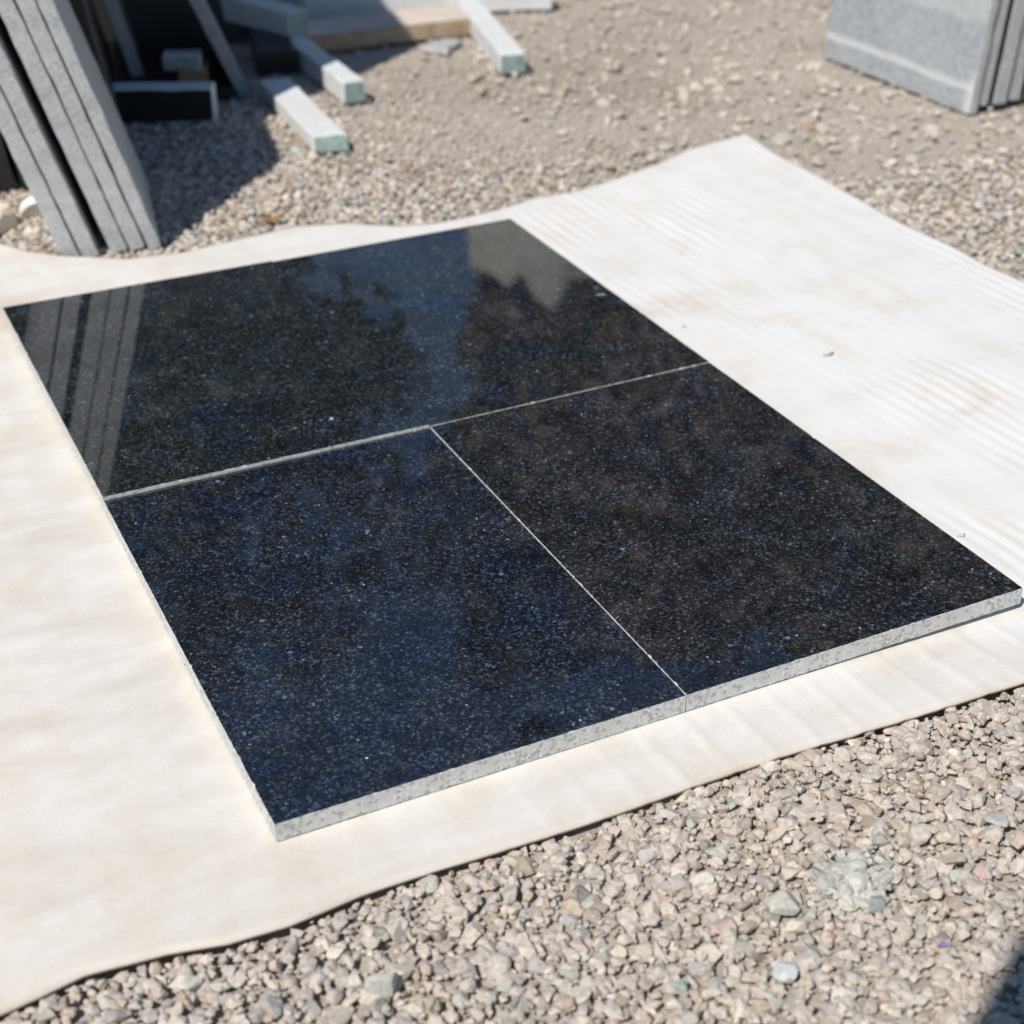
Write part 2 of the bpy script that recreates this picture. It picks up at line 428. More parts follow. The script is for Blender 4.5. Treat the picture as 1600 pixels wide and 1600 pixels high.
def build_gravel():
    Vs, Fs, Cs, off = [], [], [], 0
    def add(p, size, base, z, planes=9, squash=0.72, warm=None, inset=0.004):
        nonlocal off
        ok = ~inside_mat(p[:, 0], p[:, 1], inset)
        p, size, z = p[ok], size[ok], z[ok]
        w = warm[ok] if warm is not None else None
        V, F = stones(np.c_[p, z], size, base, planes, squash)
        Vs.append(V); Fs.append(F + off); Cs.append(stone_colors(len(p), len(base[0]), w)); off += len(V)
    # foreground: coarse chippings, a bed and a looser top layer
    p = scatter(-0.6, 1.1, -0.72, -0.055, 0.0066)
    s = rng.gamma(4, 0.0045 / 4, len(p)).clip(0.0018, 0.0098)
    half = rng.random(len(p)) < 0.45
    zz = GZ - 0.004 + rng.uniform(-0.002, 0.003, len(p))
    add(p[half], s[half], ICO1, zz[half], 3)
    add(p[~half], s[~half], ICO2, zz[~half], 9)
    p = scatter(-0.6, 1.1, -0.72, -0.06, 0.020, 0.6)
    s = rng.gamma(5, 0.0060 / 5, len(p)).clip(0.0035, 0.012)
    add(p, s, ICO2, GZ + 0.000 + rng.uniform(-0.002, 0.003, len(p)), inset=-0.006)
    # right of the sheet and behind it
    p = np.r_[scatter(1.30, 2.2, -0.06, 1.5, 0.0105), scatter(-0.9, 1.75, 1.25, 2.85, 0.0092)]
    s = rng.gamma(5, 0.0048 / 5, len(p)).clip(0.0022, 0.0105)
    loose = vnoise(p, 2.6, 3.0)
    sandy = np.clip((p[:, 0] * 0.6 + p[:, 1] * 0.35 - 0.98) * 3.0 + loose * 0.9, 0, 1) * (p[:, 1] > 1.2)
    k = rng.random(len(p)) > sandy * 0.93
    p, s, sandy = p[k], s[k], sandy[k]
    add(p, s * (1 - 0.35 * sandy), ICO1, GZ - 0.0045 - 0.002 * sandy + rng.uniform(-0.002, 0.003, len(p)), 4, 0.8, sandy * 0.6)
    # compacted sandy stretch: fine grit, half sunk
    p = np.r_[scatter(0.6, 3.3, 1.45, 3.5, 0.0135), scatter(1.75, 3.3, 0.1, 1.45, 0.015)]
    s = rng.gamma(4, 0.0028 / 4, len(p)).clip(0.0012, 0.0065)
    add(p, s, ICO1, GZ - 0.0075 + rng.uniform(-0.0015, 0.002, len(p)), 4, 0.7, np.full(len(p), 0.8))
    # loose bigger bits lying about behind
    p = np.r_[scatter(0.0, 3.0, 1.3, 3.2, 0.10, 0.2), scatter(1.42, 2.4, 0.2, 1.75, 0.05, 0.5)]
    s = rng.gamma(5, 0.0070 / 5, len(p)).clip(0.004, 0.014)
    add(p, s, ICO2, GZ - 0.002 + rng.uniform(0, 0.003, len(p)), inset=-0.01)
    # thin scatter around, beyond the frame
    p = np.r_[scatter(-2.2, 4.2, -2.2, 4.6, 0.05), scatter(-1.1, 1.9, -1.3, 0.2, 0.016)]
    p = p[~((p[:, 0] > -0.6) & (p[:, 0] < 1.1) & (p[:, 1] > -0.72) & (p[:, 1] < 2.85))]
    s = rng.gamma(6, 0.009 / 6, len(p)).clip(0.004, 0.018)
    add(p, s, ICO1, GZ - 0.004 + rng.uniform(-0.002, 0.003, len(p)), 4)
    o = link("gravel", mesh_np("gravel", np.concatenate(Vs), np.concatenate(Fs), M_stone, np.concatenate(Cs)))
    tag(o, "loose tan and grey crushed stone gravel covering the yard", "gravel", kind="stuff")
build_gravel()

# ------------------------------------------------------------------ foam sheet
TILE_W, TILE_L = 0.8, 1.2
def build_mat():
    us = np.linspace(-0.95, 1.42, 475)
    vs = np.r_[0, 0.006, 0.015, np.linspace(0.03, 0.97, 120), 0.985, 0.994, 1]
    nx, ny = len(us), len(vs)
    U, T = np.meshgrid(us, vs)
    y0, y1 = y_near(U), y_far(U)
    Y = y0 + (y1 - y0) * T
    fr = np.clip((U - 1.15) / 0.27, 0, 1) ** 2
    X = U + fr * (x_right(Y) - 1.42)
    fx, fy = X.ravel(), Y.ravel()
    d = np.sqrt(np.maximum(np.maximum(-fx, fx - TILE_W), 0) ** 2 + np.maximum(np.maximum(-fy, fy - TILE_L), 0) ** 2)
    free = np.clip(d / 0.10, 0, 1)
    z = np.full(len(fx), -0.0212)
    big = np.array([noise.noise((x * 3.1, y * 2.4, 1.0)) for x, y in zip(fx, fy)])
    mid = np.array([noise.noise((x * 2.0 + 0.3 * y, y * 9.0, 4.0)) for x, y in zip(fx, fy)])
    fin = np.array([noise.noise((x * 24, y * 13.0, 9.0)) for x, y in zip(fx, fy)])
    z += free * (0.0038 * big + 0.0022 * mid) + np.clip(d / 0.02, 0, 1) * 0.0005 * fin
    # pressed ribs running across the sheet; stronger on the right half and along the near strip
    ribx = fx + 0.020 * np.sin(fy * 2.1) + 0.05 * fy + 0.006 * mid + 0.004 * np.array([noise.noise((x * 6, y * 3.0, 21.0)) for x, y in zip(fx, fy)])
    rib = np.exp(-((np.mod(ribx / 0.046 + 0.04 * np.sin(fx * 23), 1.0) - 0.5) / 0.085) ** 2)
    rib2 = np.sin(2 * math.pi * ribx / 0.0215)
    right = np.clip((fx - 0.75) / 0.12, 0, 1)
    patch = np.clip(np.array([noise.noise((x * 3.0, y * 2.2, 12.0)) for x, y in zip(fx, fy)]) * 2.4 + 0.75, 0.30, 1.2) * np.clip(np.array([noise.noise((x * 8.0, y * 5.5, 17.0)) for x, y in zip(fx, fy)]) * 2.6 + 0.55, 0.0, 1.35)
    nearstrip = np.clip((0.02 - fy) / 0.03, 0, 1) * np.clip((fx - 0.12) / 0.25, 0, 1)
    z += np.clip(d / 0.006, 0, 1) * (right * patch * (0.00058 * rib2 + 0.0007 * np.array([noise.noise((x * 30, y * 4.0, 31.0)) for x, y in zip(fx, fy)])) + nearstrip * (0.0011 * rib - 0.0003))
    # left side: soft wrinkles lying across
    lw = np.clip((-fx - 0.0) / 0.05, 0, 1)
    z += lw * 0.0011 * np.sin(2 * math.pi * (fy + 0.28 * fx + 0.03 * big) / 0.058) * np.clip(0.5 + mid * 1.6, 0, 1)
    # hollow under the lifted right-hand front corner of the tiles
    z -= 0.0055 * np.exp(-(((fx - 0.78) / 0.16) ** 2 + ((fy - -0.01) / 0.06) ** 2))
    # the near edge lies on the chippings and curls up a little, the far edge rolls down
    edge_n = np.exp(-(fy - y0.ravel()) / 0.018)
    z += edge_n * (-0.0016 + 0.0012 * np.sin(fx * 9.0 + 0.5))
    # a few stepped folds across the right-hand side
    for (cx, cy, ang, wd, am) in ((1.16, 0.78, 0.25, 0.05, 0.004), (1.05, 0.45, 0.1, 0.06, 0.0035), (1.22, 1.12, 0.4, 0.04, 0.003), (-0.25, 0.55, 0.2, 0.05, 0.003), (-0.18, 0.22, 0.3, 0.04, 0.0025)):
        t = ((fy - cy) - math.tan(ang) * (fx - cx)) / wd
        z += np.clip(d / 0.05, 0, 1) * am * np.exp(-((fx - cx) / 0.22) ** 2) * np.exp(-np.clip(t, -6, 6) ** 2 * np.where(t > 0, 3.0, 0.35))
    z = np.maximum(z, GZ + 0.0015)
    soil = np.exp(-(fy - y0.ravel()) / 0.012) * 0.55 + np.exp(-(y1.ravel() - fy) / 0.015) * 0.3
    soil += 0.8 * np.exp(-((fx + 0.01) ** 2 + (fy - 1.24) ** 2) / 0.06 ** 2) + 0.22 * np.exp(-np.maximum(-fx, 0) / 0.010) * (fx < 0.003) * (fy > 0) * (fy < 1.2) + 0.22 * np.exp(-np.maximum(fx - 0.8, 0) / 0.03) * (fx > 0.79)
    soil = np.clip(soil, 0, 1)
    top = np.c_[fx, fy, z]
    bot = top.copy(); bot[:, 2] -= 0.0032
    i = (np.arange(ny - 1)[:, None] * nx + np.arange(nx - 1)[None, :]).ravel()
    F = np.c_[i, i + 1, i + 1 + nx, i + nx]
    N = nx * ny
    Fb = np.c_[i + nx, i + 1 + nx, i + 1, i] + N
    ring = np.r_[np.arange(nx), np.arange(1, ny) * nx + nx - 1, (ny - 1) * nx + np.arange(nx - 2, -1, -1), np.arange(ny - 2, 0, -1) * nx]
    r2 = np.roll(ring, -1)
    Fs = np.c_[ring, ring + N, r2 + N, r2]
    o = link("foam_sheet", mesh_np("foam_sheet", np.r_[top, bot], np.r_[F, Fb, Fs], M_foam, np.repeat(np.r_[soil, soil * 0 + 0.6][:, None], 3, 1), flat=False, cname="soil"))
    tag(o, "large white ribbed foam sheet spread on the gravel under the dark tiles", "foam sheet")
build_mat()

# ------------------------------------------------------------------ tiles
def make_tile(x0, y0, x1, y1, z00, z10, z01, mat_top, label, seed):
    """one 40 x 60 cm tile, 2 cm thick: polished top with a slightly nibbled arris, sawn rim"""
    r = random.Random(seed)
    w, l, t = x1 - x0, y1 - y0, 0.020
    step = 0.004
    per = []
    def run(a, b):
        n = int((Vector(b) - Vector(a)).length / step)
        for q in range(n): per.append(Vector(a).lerp(Vector(b), q / n))
    run((0, 0), (w, 0)); run((w, 0), (w, l)); run((w, l), (0, l)); run((0, l), (0, 0))
    c = Vector((w / 2, l / 2))
    def inward(p, d):
        q = p.copy()
        if p.x < 1e-6: q.x += d
        if p.x > w - 1e-6: q.x -= d
        if p.y < 1e-6: q.y += d
        if p.y > l - 1e-6: q.y -= d
        return q
    bm = bmesh.new()
    rings = []
    zt = 0.0
    tops, mids, lows, bots = [], [], [], []
    for p in per:
        nib = 0.00010 + abs(r.gauss(0, 0.00016))
        if r.random() < 0.035: nib += r.uniform(0.0005, 0.0013)
        a = inward(p, nib)
        tops.append(bm.verts.new((a.x, a.y, 0)))
        b = inward(p, 0.0 + abs(r.gauss(0, 0.00008)))
        mids.append(bm.verts.new((b.x, b.y, -0.0004 - nib * 0.8)))
        b = inward(p, abs(r.gauss(0, 0.00012)))
        lows.append(bm.verts.new((b.x, b.y, -t + 0.0016)))
        b = inward(p, 0.0007 + abs(r.gauss(0, 0.0007)))
        bots.append(bm.verts.new((b.x, b.y, -t)))
    n = len(per)
    f = bm.faces.new(tops); f.material_index = 0
    for A, B in ((tops, mids), (mids, lows), (lows, bots)):
        for i in range(n):
            f = bm.faces.new((A[i], B[i], B[(i + 1) % n], A[(i + 1) % n])); f.material_index = 1
    f = bm.faces.new(list(reversed(bots))); f.material_index = 1
    bmesh.ops.recalc_face_normals(bm, faces=bm.faces)
    o = bm_obj("granite_tile", bm, [mat_top, M_cut])
    ex = Vector((w, 0, z10 - z00)).normalized()
    ey = Vector((0, l, z01 - z00)); ey = (ey - ex * ey.dot(ex)).normalized()
    ez = ex.cross(ey)
    mt = Matrix.Identity(4)
    for i in range(3):
        mt[i][0], mt[i][1], mt[i][2] = ex[i], ey[i], ez[i]
    mt.translation = (x0, y0, z00)
    o.matrix_world = mt
    tag(o, label, "tile", "four polished dark granite tiles laid two by two")
GAP = 0.0004
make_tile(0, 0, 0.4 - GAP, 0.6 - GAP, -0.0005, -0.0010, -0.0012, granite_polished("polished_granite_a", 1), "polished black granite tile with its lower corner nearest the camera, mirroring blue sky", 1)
make_tile(0.4 + GAP, 0, 0.8, 0.6 - GAP, -0.0007, 0.0010, -0.0008, granite_polished("polished_granite_b", 2), "polished black granite tile at the right, its front corner lifted off the sheet", 2)
make_tile(0, 0.6 + GAP, 0.4 - GAP, 1.2, 0.0028, 0.0018, 0.0020, granite_polished("polished_granite_c", 3), "polished black granite tile at the far left, mirroring the leaning slabs", 3)
make_tile(0.4 - GAP + 0.0002, 0.6 + GAP, 0.8, 1.2, -0.0003, 0.0015, -0.0004, granite_polished("polished_granite_d", 4), "polished black granite tile at the far right, beside the clean white sheet", 4)

# ------------------------------------------------------------------ stone blocks and slabs
def stone_box(name, size, mats, mat_of=None, cuts=7, rough=0.0006, bev=0.0015, seed=0, parent=None):
    """box from (0,0,0) to size with worn edges and a slightly uneven surface; mat_of(normal) -> material slot"""
    sx, sy, sz = size
    bm = bmesh.new()
    bmesh.ops.create_cube(bm, size=1.0)
    for v in bm.verts: v.co = Vector(((v.co.x + .5) * sx, (v.co.y + .5) * sy, (v.co.z + .5) * sz))
    bm.normal_update()
    if mat_of:
        for f in bm.faces: f.material_index = mat_of(f.normal)
    bmesh.ops.bevel(bm, geom=list(bm.edges), offset=bev, segments=1, affect='EDGES', profile=0.5)
    long = [e for e in bm.edges if e.calc_length() > max(size) * 0.6]
    bmesh.ops.subdivide_edges(bm, edges=long, cuts=cuts * 2, use_grid_fill=True)
    mid = [e for e in bm.edges if e.calc_length() > max(size) * 0.22]
    if mid: bmesh.ops.subdivide_edges(bm, edges=mid, cuts=cuts, use_grid_fill=True)
    rr = random.Random(seed)
    for v in bm.verts:                      # knocked arrises and corners
        ext = [abs(v.co[a] - (0 if v.co[a] < size[a] / 2 else size[a])) < bev * 1.6 for a in range(3)]
        if sum(ext) >= 2 and rr.random() < 0.30:
            q = rr.uniform(0.0003, 0.0013)
            for a in range(3):
                if ext[a]: v.co[a] += q if v.co[a] < size[a] / 2 else -q
    o3 = Vector((seed * 1.37, seed * 0.7, 0))
    for v in bm.verts:
        v.co += Vector(noise.noise_vector(v.co * 40 + o3)) * rough + Vector((rr.gauss(0, 1), rr.gauss(0, 1), rr.gauss(0, 1))) * rough * 0.25
    return bm_obj(name, bm, mats, parent)

VU = Vector((0.1861, 0.9825, 0)).normalized()      # depth direction of the leaning stack
NU = Vector((VU.y, -VU.x, 0))                       # towards the right
def frame(origin, ex, ez):
    ey = ez.cross(ex).normalized()
    mt = Matrix.Identity(4)
    for i in range(3):
        mt[i][0], mt[i][1], mt[i][2] = ex[i], ey[i], ez[i]
    mt.translation = origin
    return mt
def leaning(name, right_bottom, thick, depth, height, theta, mats, label, cat, group, seed, vu=VU, mat_of=None):
    """slab standing on edge, leaning to the left by theta; right_bottom is its near lower right corner"""
    nu = Vector((vu.y, -vu.x, 0))
    ez = Vector((0, 0, 1)) * math.cos(theta) - nu * math.sin(theta)
    ex = nu * math.cos(theta) + Vector((0, 0, 1)) * math.sin(theta)
    o = stone_box(name, (thick, depth, height), mats, mat_of, seed=seed, rough=0.0009, cuts=16)
    o.matrix_world = frame(Vector(right_bottom) - ex * thick, ex, ez)
    return tag(o, label, cat, group)

NB = Vector((0.2832, 1.405, GZ + 0.002))
LEAN = rad(15.9)
stack_labels = ["grey granite slab facing right on the outside of the leaning stack", "grey granite slab second from the right in the leaning stack",
                "grey granite slab just right of the dark gap in the leaning stack", "grey granite slab just left of the dark gap in the leaning stack",
                "grey granite slab at the left end of the leaning stack"]
for i, (a, b, dz) in enumerate([(-0.0228, 0.0, 0), (-0.0525, -0.0258, .002), (-0.0820, -0.0537, 0), (-0.1250, -0.0975, -.002), (-0.1560, -0.1280, -.004)]):
    jit = [0.0, 0.004, 0.008, -0.004, 0.006][i]
    leaning("granite_slab", NB + NU * b + VU * jit + Vector((0, 0, dz)), (b - a) * math.cos(LEAN) - 0.0006, 0.342 - jit, 0.782 - 0.006 * i, LEAN, [M_slab], stack_labels[i], "slab", "grey slabs leaning at the left", 20 + i)
# taller slabs leaning right behind that stack; last three added as black for shade
ROW = ["outermost", "second", "third", "fourth", "fifth", "innermost"]
for i, q in enumerate((0.020, 0.052, 0.084, 0.185, 0.220, 0.255)):
    leaning("tall_slab", NB + VU * 0.350 - NU * q, 0.028, 0.62, 1.48 - 0.02 * i, rad(8.5), [M_dark_face],
            "tall dark slab behind the grey leaning stack, %s of its row counted from the right" % ROW[i], "slab", "dark slabs behind the leaning stack", 40 + i)
# more slabs in the shade behind the bar
leaning("dark_slab", (0.505, 2.335, GZ + .002), 0.027, 0.30, 0.62, rad(13), [M_slab], "dim grey slab leaning in the shade behind the short bar", "slab", None, 50, mat_of=None)
leaning("dark_slab", (0.436, 2.300, GZ + .002), 0.020, 0.34, 0.66, rad(13), [M_dark_face], "black slab leaning in the shade farthest left behind the short bar", "slab", None, 51)
leaning("thin_slab", (0.676, 2.166, GZ + .002), 0.025, 0.34, 0.46, rad(22), [M_slab_face], "thin blue-grey slab leaning alone with its narrow edge towards the camera", "slab", None, 52)
o = stone_box("shade_slab", (0.26, 0.46, 0.024), [M_dark_face], seed=57); o.matrix_world = frame(Vector((0.385, 2.20, GZ - 0.002)), NU, Vector((0, 0, 1)))  # black slab added over the ground here to stand for deep shade
tag(o, "black slab added flat on the ground to darken the shade between the leaning slabs", "slab")
o = stone_box("shade_block", (0.085, 0.20, 0.05), [M_dark_face], seed=58); o.matrix_world = frame(Vector((0.735, 2.31, GZ - 0.002)), Vector((0.97, -0.24, 0)).normalized(), Vector((0, 0, 1)))  # dark block added to blacken the shaded hollow below the bar
tag(o, "dark block added to deepen the shade under the crosswise bar", "stone")
# dark upright slabs that close the view at the back
for i in range(3):
    o = stone_box("upright_slab", (0.62, 0.03, 0.75), [M_dark_face], seed=60 + i, cuts=4)
    o.matrix_world = Matrix.Translation((0.24 - 0.02 * i, 2.76 + 0.05 * i, GZ)) @ Matrix.Rotation(rad(-16), 4, 'Z') @ Matrix.Rotation(rad(-9), 4, 'X')
    tag(o, ["black granite slab standing upright deepest in the shade, front one", "black granite slab standing upright second from the front in the shade", "black granite slab standing upright at the very back of the shade"][i], "slab", "black slabs at the back")

def bar(name, near_left, direction, length, width, height, label, seed, group, mats=None, end_mat=1, z=GZ, roll=0.0, pitch=0.0, slant=0.0):
    """square-cut bar lying along direction (away from the camera)"""
    d = Vector((direction[0], direction[1], 0)).normalized()
    ex = Vector((d.y, -d.x, 0))
    mats = mats or [M_bar, M_bar_end]
    o = stone_box(name, (width, length, height), mats, (lambda n: end_mat if n.y < -0.5 else 0), seed=seed, rough=0.0012, bev=0.002)
    if slant:
        for v in o.data.vertices:
            if v.co.y < 0.012: v.co.y -= slant * (1 - v.co.z / height) * (0.4 + v.co.x / width) * (1 + 0.5 * noise.noise(v.co * 60)) - 0.004 * noise.noise(v.co * 90)
    mt = frame(Vector((near_left[0], near_left[1], z)), ex, Vector((0, 0, 1)))
    o.matrix_world = mt @ Matrix.Rotation(roll, 4, 'Y') @ Matrix.Rotation(pitch, 4, 'X')
    return tag(o, label, "stone bar", group)
G_BARS = "sawn pale stone bars lying about"
bar("stone_bar", (0.664, 1.757), (0.028, 0.40), 0.405, 0.064, 0.029, "pale flat stone bar with a broken green end, nearest the tiles", 71, G_BARS, slant=0.016)
bar("stone_bar", (0.824, 2.020), (0.010, 0.385), 0.42, 0.047, 0.043, "pale square stone bar half in shade, lying under another bar", 72, G_BARS)
bar("stone_bar", (1.199, 2.074), (0.122, 0.50), 0.95, 0.056, 0.042, "long pale stone bar in full sun running out at the top, right of the plank", 73, G_BARS)
bar("stone_bar", (0.842, 2.400), (-0.060, 0.165), 0.44, 0.056, 0.054, "blue-shaded stone bar lying crosswise on top of another bar", 74, G_BARS, z=GZ + 0.0445)
b = bar("stone_bar", (0.527, 2.031), (0.52, 0.85), 0.052, 0.60, 0.066, "short dark-sided bar in the shade beside the leaning slabs", 75, G_BARS, mats=[M_bar, M_dark_face])
b.matrix_world = frame(Vector((0.527, 2.031, GZ)) - Vector((0.905, -0.425, 0)) * 0.57, Vector((0.905, -0.425, 0)).normalized(), Vector((0, 0, 1)))
bar("stone_bar", (0.515, 2.225), (0.35, 0.94), 0.05, 0.075, 0.03, "dim little stone block lodged between the leaning slabs", 76, None, z=GZ + 0.055)
bar("spacer_block", (0.545, 2.235), (0.35, 0.94), 0.06, 0.06, 0.055, "dark spacer block under the dim little stone block", 77, None, mats=[M_timber, M_timber], z=GZ)
bar("stone_bar", (0.99, 2.72), (0.30, 0.95), 0.07, 0.60, 0.05, "pale stone beam lying behind the weathered plank", 78, G_BARS, mats=[M_bar, M_bar])

def plank():
    ex = Vector((0.999, -0.035, 0)).normalized()
    o = stone_box("timber_plank", (0.43, 0.145, 0.040), [M_timber, M_timber_top], lambda n: 1 if n.z > 0.5 else 0, seed=81, rough=0.003, bev=0.004)
    o.matrix_world = frame(Vector((0.882, 2.415, GZ)), ex, Vector((0, 0, 1)))
    tag(o, "thick weathered plank with a bleached pinkish top and brown side", "plank")
plank()

# flat bits: shard, pale stone under the long bar
def outline_stone(name, pts, h, mat, label, cat, z=GZ - 0.002, seed=0):
    bm = bmesh.new()
    c = Vector((sum(p[0] for p in pts) / len(pts), sum(p[1] for p in pts) / len(pts)))
    rr = random.Random(seed)
    P = []
    for i in range(len(pts)):
        a, b2 = Vector(pts[i]), Vector(pts[(i + 1) % len(pts)])
        for q in range(6):
            p = a.lerp(b2, q / 6); p += Vector((rr.gauss(0, 1), rr.gauss(0, 1))) * (b2 - a).length * 0.02
            P.append(p - c)
    lo = [bm.verts.new((p.x, p.y, 0)) for p in P]
    mi = [bm.verts.new((p.x * 0.97, p.y * 0.97, h * rr.uniform(.6, .85))) for p in P]
    hi = [bm.verts.new((p.x * 0.86, p.y * 0.86, h * rr.uniform(.85, 1.05))) for p in P]
    n = len(P)
    for A, B in ((lo, mi), (mi, hi)):
        for i in range(n): bm.faces.new((A[i], A[(i + 1) % n], B[(i + 1) % n], B[i]))
    ce = bm.verts.new((0, 0, h))
    for i in range(n): bm.faces.new((hi[i], hi[(i + 1) % n], ce))
    bm.faces.new(list(reversed(lo)))
    o = bm_obj(name, bm, mat)
    o.location = (c.x, c.y, z)
    return tag(o, label, cat)
outline_stone("stone_shard", [(1.124, 2.340), (1.166, 2.273), (1.239, 2.361), (1.205, 2.385)], 0.010, M_slab, "flat grey triangular stone shard between plank and long bar", "stone", seed=1)
outline_stone("cream_block", [(-0.03, 1.60), (0.055, 1.585), (0.098, 1.62), (0.085, 1.67), (-0.02, 1.69)], 0.035, M_cream, "cream stone block at the left edge behind the sheet", "stone", seed=3)

# right-hand stack: big slab face to the left, more slabs behind it edge-on
def right_stack():
    th = rad(5.0)
    ez = Vector((math.sin(th), 0, math.cos(th)))
    ex = Vector((math.cos(th), 0, -math.sin(th)))
    labels = ["broad grey slab face with a pale scuff line, front of the right-hand stack", "grey slab second in the right-hand stack, between two dark gaps", "grey slab third in the right-hand stack", "grey slab fourth in the right-hand stack", "grey slab last in the right-hand stack"]
    x = 1.897
    for i, (t, gap, dy) in enumerate([(0.020, 0.009, 0), (0.022, 0.009, 0.006), (0.034, 0.010, 0.002), (0.03, 0.01, 0.008), (0.03, 0.01, 0.004)]):
        o = stone_box("granite_slab", (t, 0.486, 0.62), [M_slab, M_right_face if i == 0 else M_dark_face], lambda n: 1 if n.x < -0.5 else 0, seed=90 + i)  # inner left faces near black, painting shade into the gaps
        o.matrix_world = frame(Vector((x, 1.397 + dy, GZ - 0.002 + (0.012 if i else 0))), ex, ez)
        tag(o, labels[i], "slab", "slabs standing at the right")
        x += t + gap
def right_face_material():
    k = NT("scuffed_slab_face")
    co = k.coords()
    v1 = k.voro(co, 150)
    c = k.ramp(v1.outputs["Color"], [(0.1, (0.28, 0.305, 0.325)), (0.5, (0.36, 0.385, 0.41)), (0.9, (0.43, 0.455, 0.475))])
    n1 = k.noise(co, 7, 5, 0.6)
    c = k.mix(k.ramp(n1.outputs[0], [(0.45, 0.0), (0.7, 0.35)]), c, (0.50, 0.52, 0.53))
    s = k.n("ShaderNodeSeparateXYZ"); k.l(co, s.inputs[0])
    # a rubbed line a hand's width above the foot and a dry tide-mark higher up
    w = k.noise(co, 11, 3, 0.6)
    zz = k.math('ADD', s.outputs[2], k.math('MULTIPLY', w.outputs[0], 0.014))
    band = k.ramp(zz, [(0.048, 0.0), (0.054, 0.75), (0.060, 0.6), (0.070, 0.0)])
    c = k.mix(band, c, (0.68, 0.70, 0.71))
    c = k.mix(k.ramp(zz, [(0.17, 0.0), (0.185, 0.45)]), c, (0.58, 0.60, 0.59))
    corner = k.math('MULTIPLY', k.ramp(s.outputs[1], [(0.0, 1.0), (0.03, 0.0)]), k.ramp(s.outputs[2], [(0.04, 1.0), (0.09, 0.0)]))
    c = k.mix(corner, c, (0.72, 0.72, 0.70))
    k.bump(v1.outputs["Distance"], 0.2, 0.001)
    return k.done(c, 0.6, 0.4)
M_right_face = right_face_material()
right_stack()

# unseen propped slab, added to cast the photographer's shadow into the lower right corner
def shadow_slab():
    root = bpy.data.objects.new("shadow_slab", None); COL.objects.link(root)
    root.location = (-0.64, -1.004, GZ - 0.004)
    tag(root, "tall granite slab propped upright outside the view, throwing the corner shadow", "slab")
    o = stone_box("slab", (0.03, 0.55, 1.78), [M_slab], seed=120); o.parent = root; o.location = (0, -0.55, 0)
    for k, y in enumerate((-0.12, -0.43)):
        p = stone_box("prop", (0.05, 0.05, 1.35), [M_timber], seed=121 + k, rough=0.002); p.parent = root
        p.location = (-0.50, y - 0.025, 0); p.rotation_euler = (0, rad(18.5), 0)
shadow_slab()

# ------------------------------------------------------------------ single stones that stand out
def one_stone(name, x, y, r, col, label, squash=0.7, z=0.0, cat="stone", base=ICO3, planes=9):
    r *= 0.82
    V, F = stones(np.array([[0.0, 0.0, 0.0]]), np.array([r]), base, planes, squash)
    me = mesh_np(name, V, F, M_stone, np.repeat(np.array([col]), len(V), 0))
    tag(link(name, me, loc=(x, y, GZ + r * squash * 0.45 + z)), label, cat, "odd stones in the gravel")
one_stone("white_stone", 0.138, 1.655, 0.032, (0.80, 0.77, 0.68), "white stone tucked against the left leaning slab", 0.75)
one_stone("pebble", 0.514, -0.283, 0.012, (0.56, 0.41, 0.35), "salmon pink stone in the gravel at the lower right", 0.5)
one_stone("pebble", 0.500, -0.262, 0.013, (0.50, 0.42, 0.34), "tan stone touching the salmon pink stone", 0.6)
one_stone("pebble", 0.290, -0.240, 0.015, (0.55, 0.43, 0.38), "pale rosy flat stone left of the mortar lump", 0.4)
one_stone("pebble", 0.308, -0.300, 0.015, (0.55, 0.57, 0.56), "pale blue-grey flat chip in the gravel at the bottom", 0.4)
one_stone("pebble", 0.345, -0.247, 0.016, (0.56, 0.53, 0.46), "large cream stone just below the mortar lump", 0.7)
one_stone("pebble", 0.229, -0.277, 0.007, (0.31, 0.38, 0.34), "small green stone at the bottom of the gravel", 0.6)
one_stone("pebble", 0.026, -0.182, 0.017, (0.50, 0.49, 0.44), "big grey-cream stone at the bottom left of centre", 0.7)
one_stone("pebble", -0.112, -0.112, 0.014, (0.60, 0.55, 0.48), "pale stone against the near edge of the sheet at lower left", 0.7)
one_stone("pebble", 0.566, -0.234, 0.014, (0.44, 0.46, 0.45), "flat grey stone at the right margin of the gravel", 0.5)
one_stone("pebble", 0.302, -0.191, 0.012, (0.62, 0.58, 0.52), "whitish stone in the gravel above the rosy flat stone", 0.7)
one_stone("pebble", 0.362, -0.285, 0.0045, (0.40, 0.20, 0.15), "small brick red chip below the mortar lump", 0.7)
one_stone("pebble", 1.109, 1.423, 0.010, (0.40, 0.26, 0.20), "reddish stone behind the far edge of the sheet", 0.6)
one_stone("pebble", 1.483, 0.779, 0.013, (0.34, 0.39, 0.35), "greenish stone beside the right edge of the sheet", 0.6)
one_stone("pebble", 1.62, 1.52, 0.018, (0.66, 0.62, 0.56), "pale broken stone on the ground left of the right-hand stack", 0.5)
one_stone("pebble", 1.57, 1.46, 0.010, (0.46, 0.27, 0.15), "rust brown chip left of the right-hand stack", 0.6)

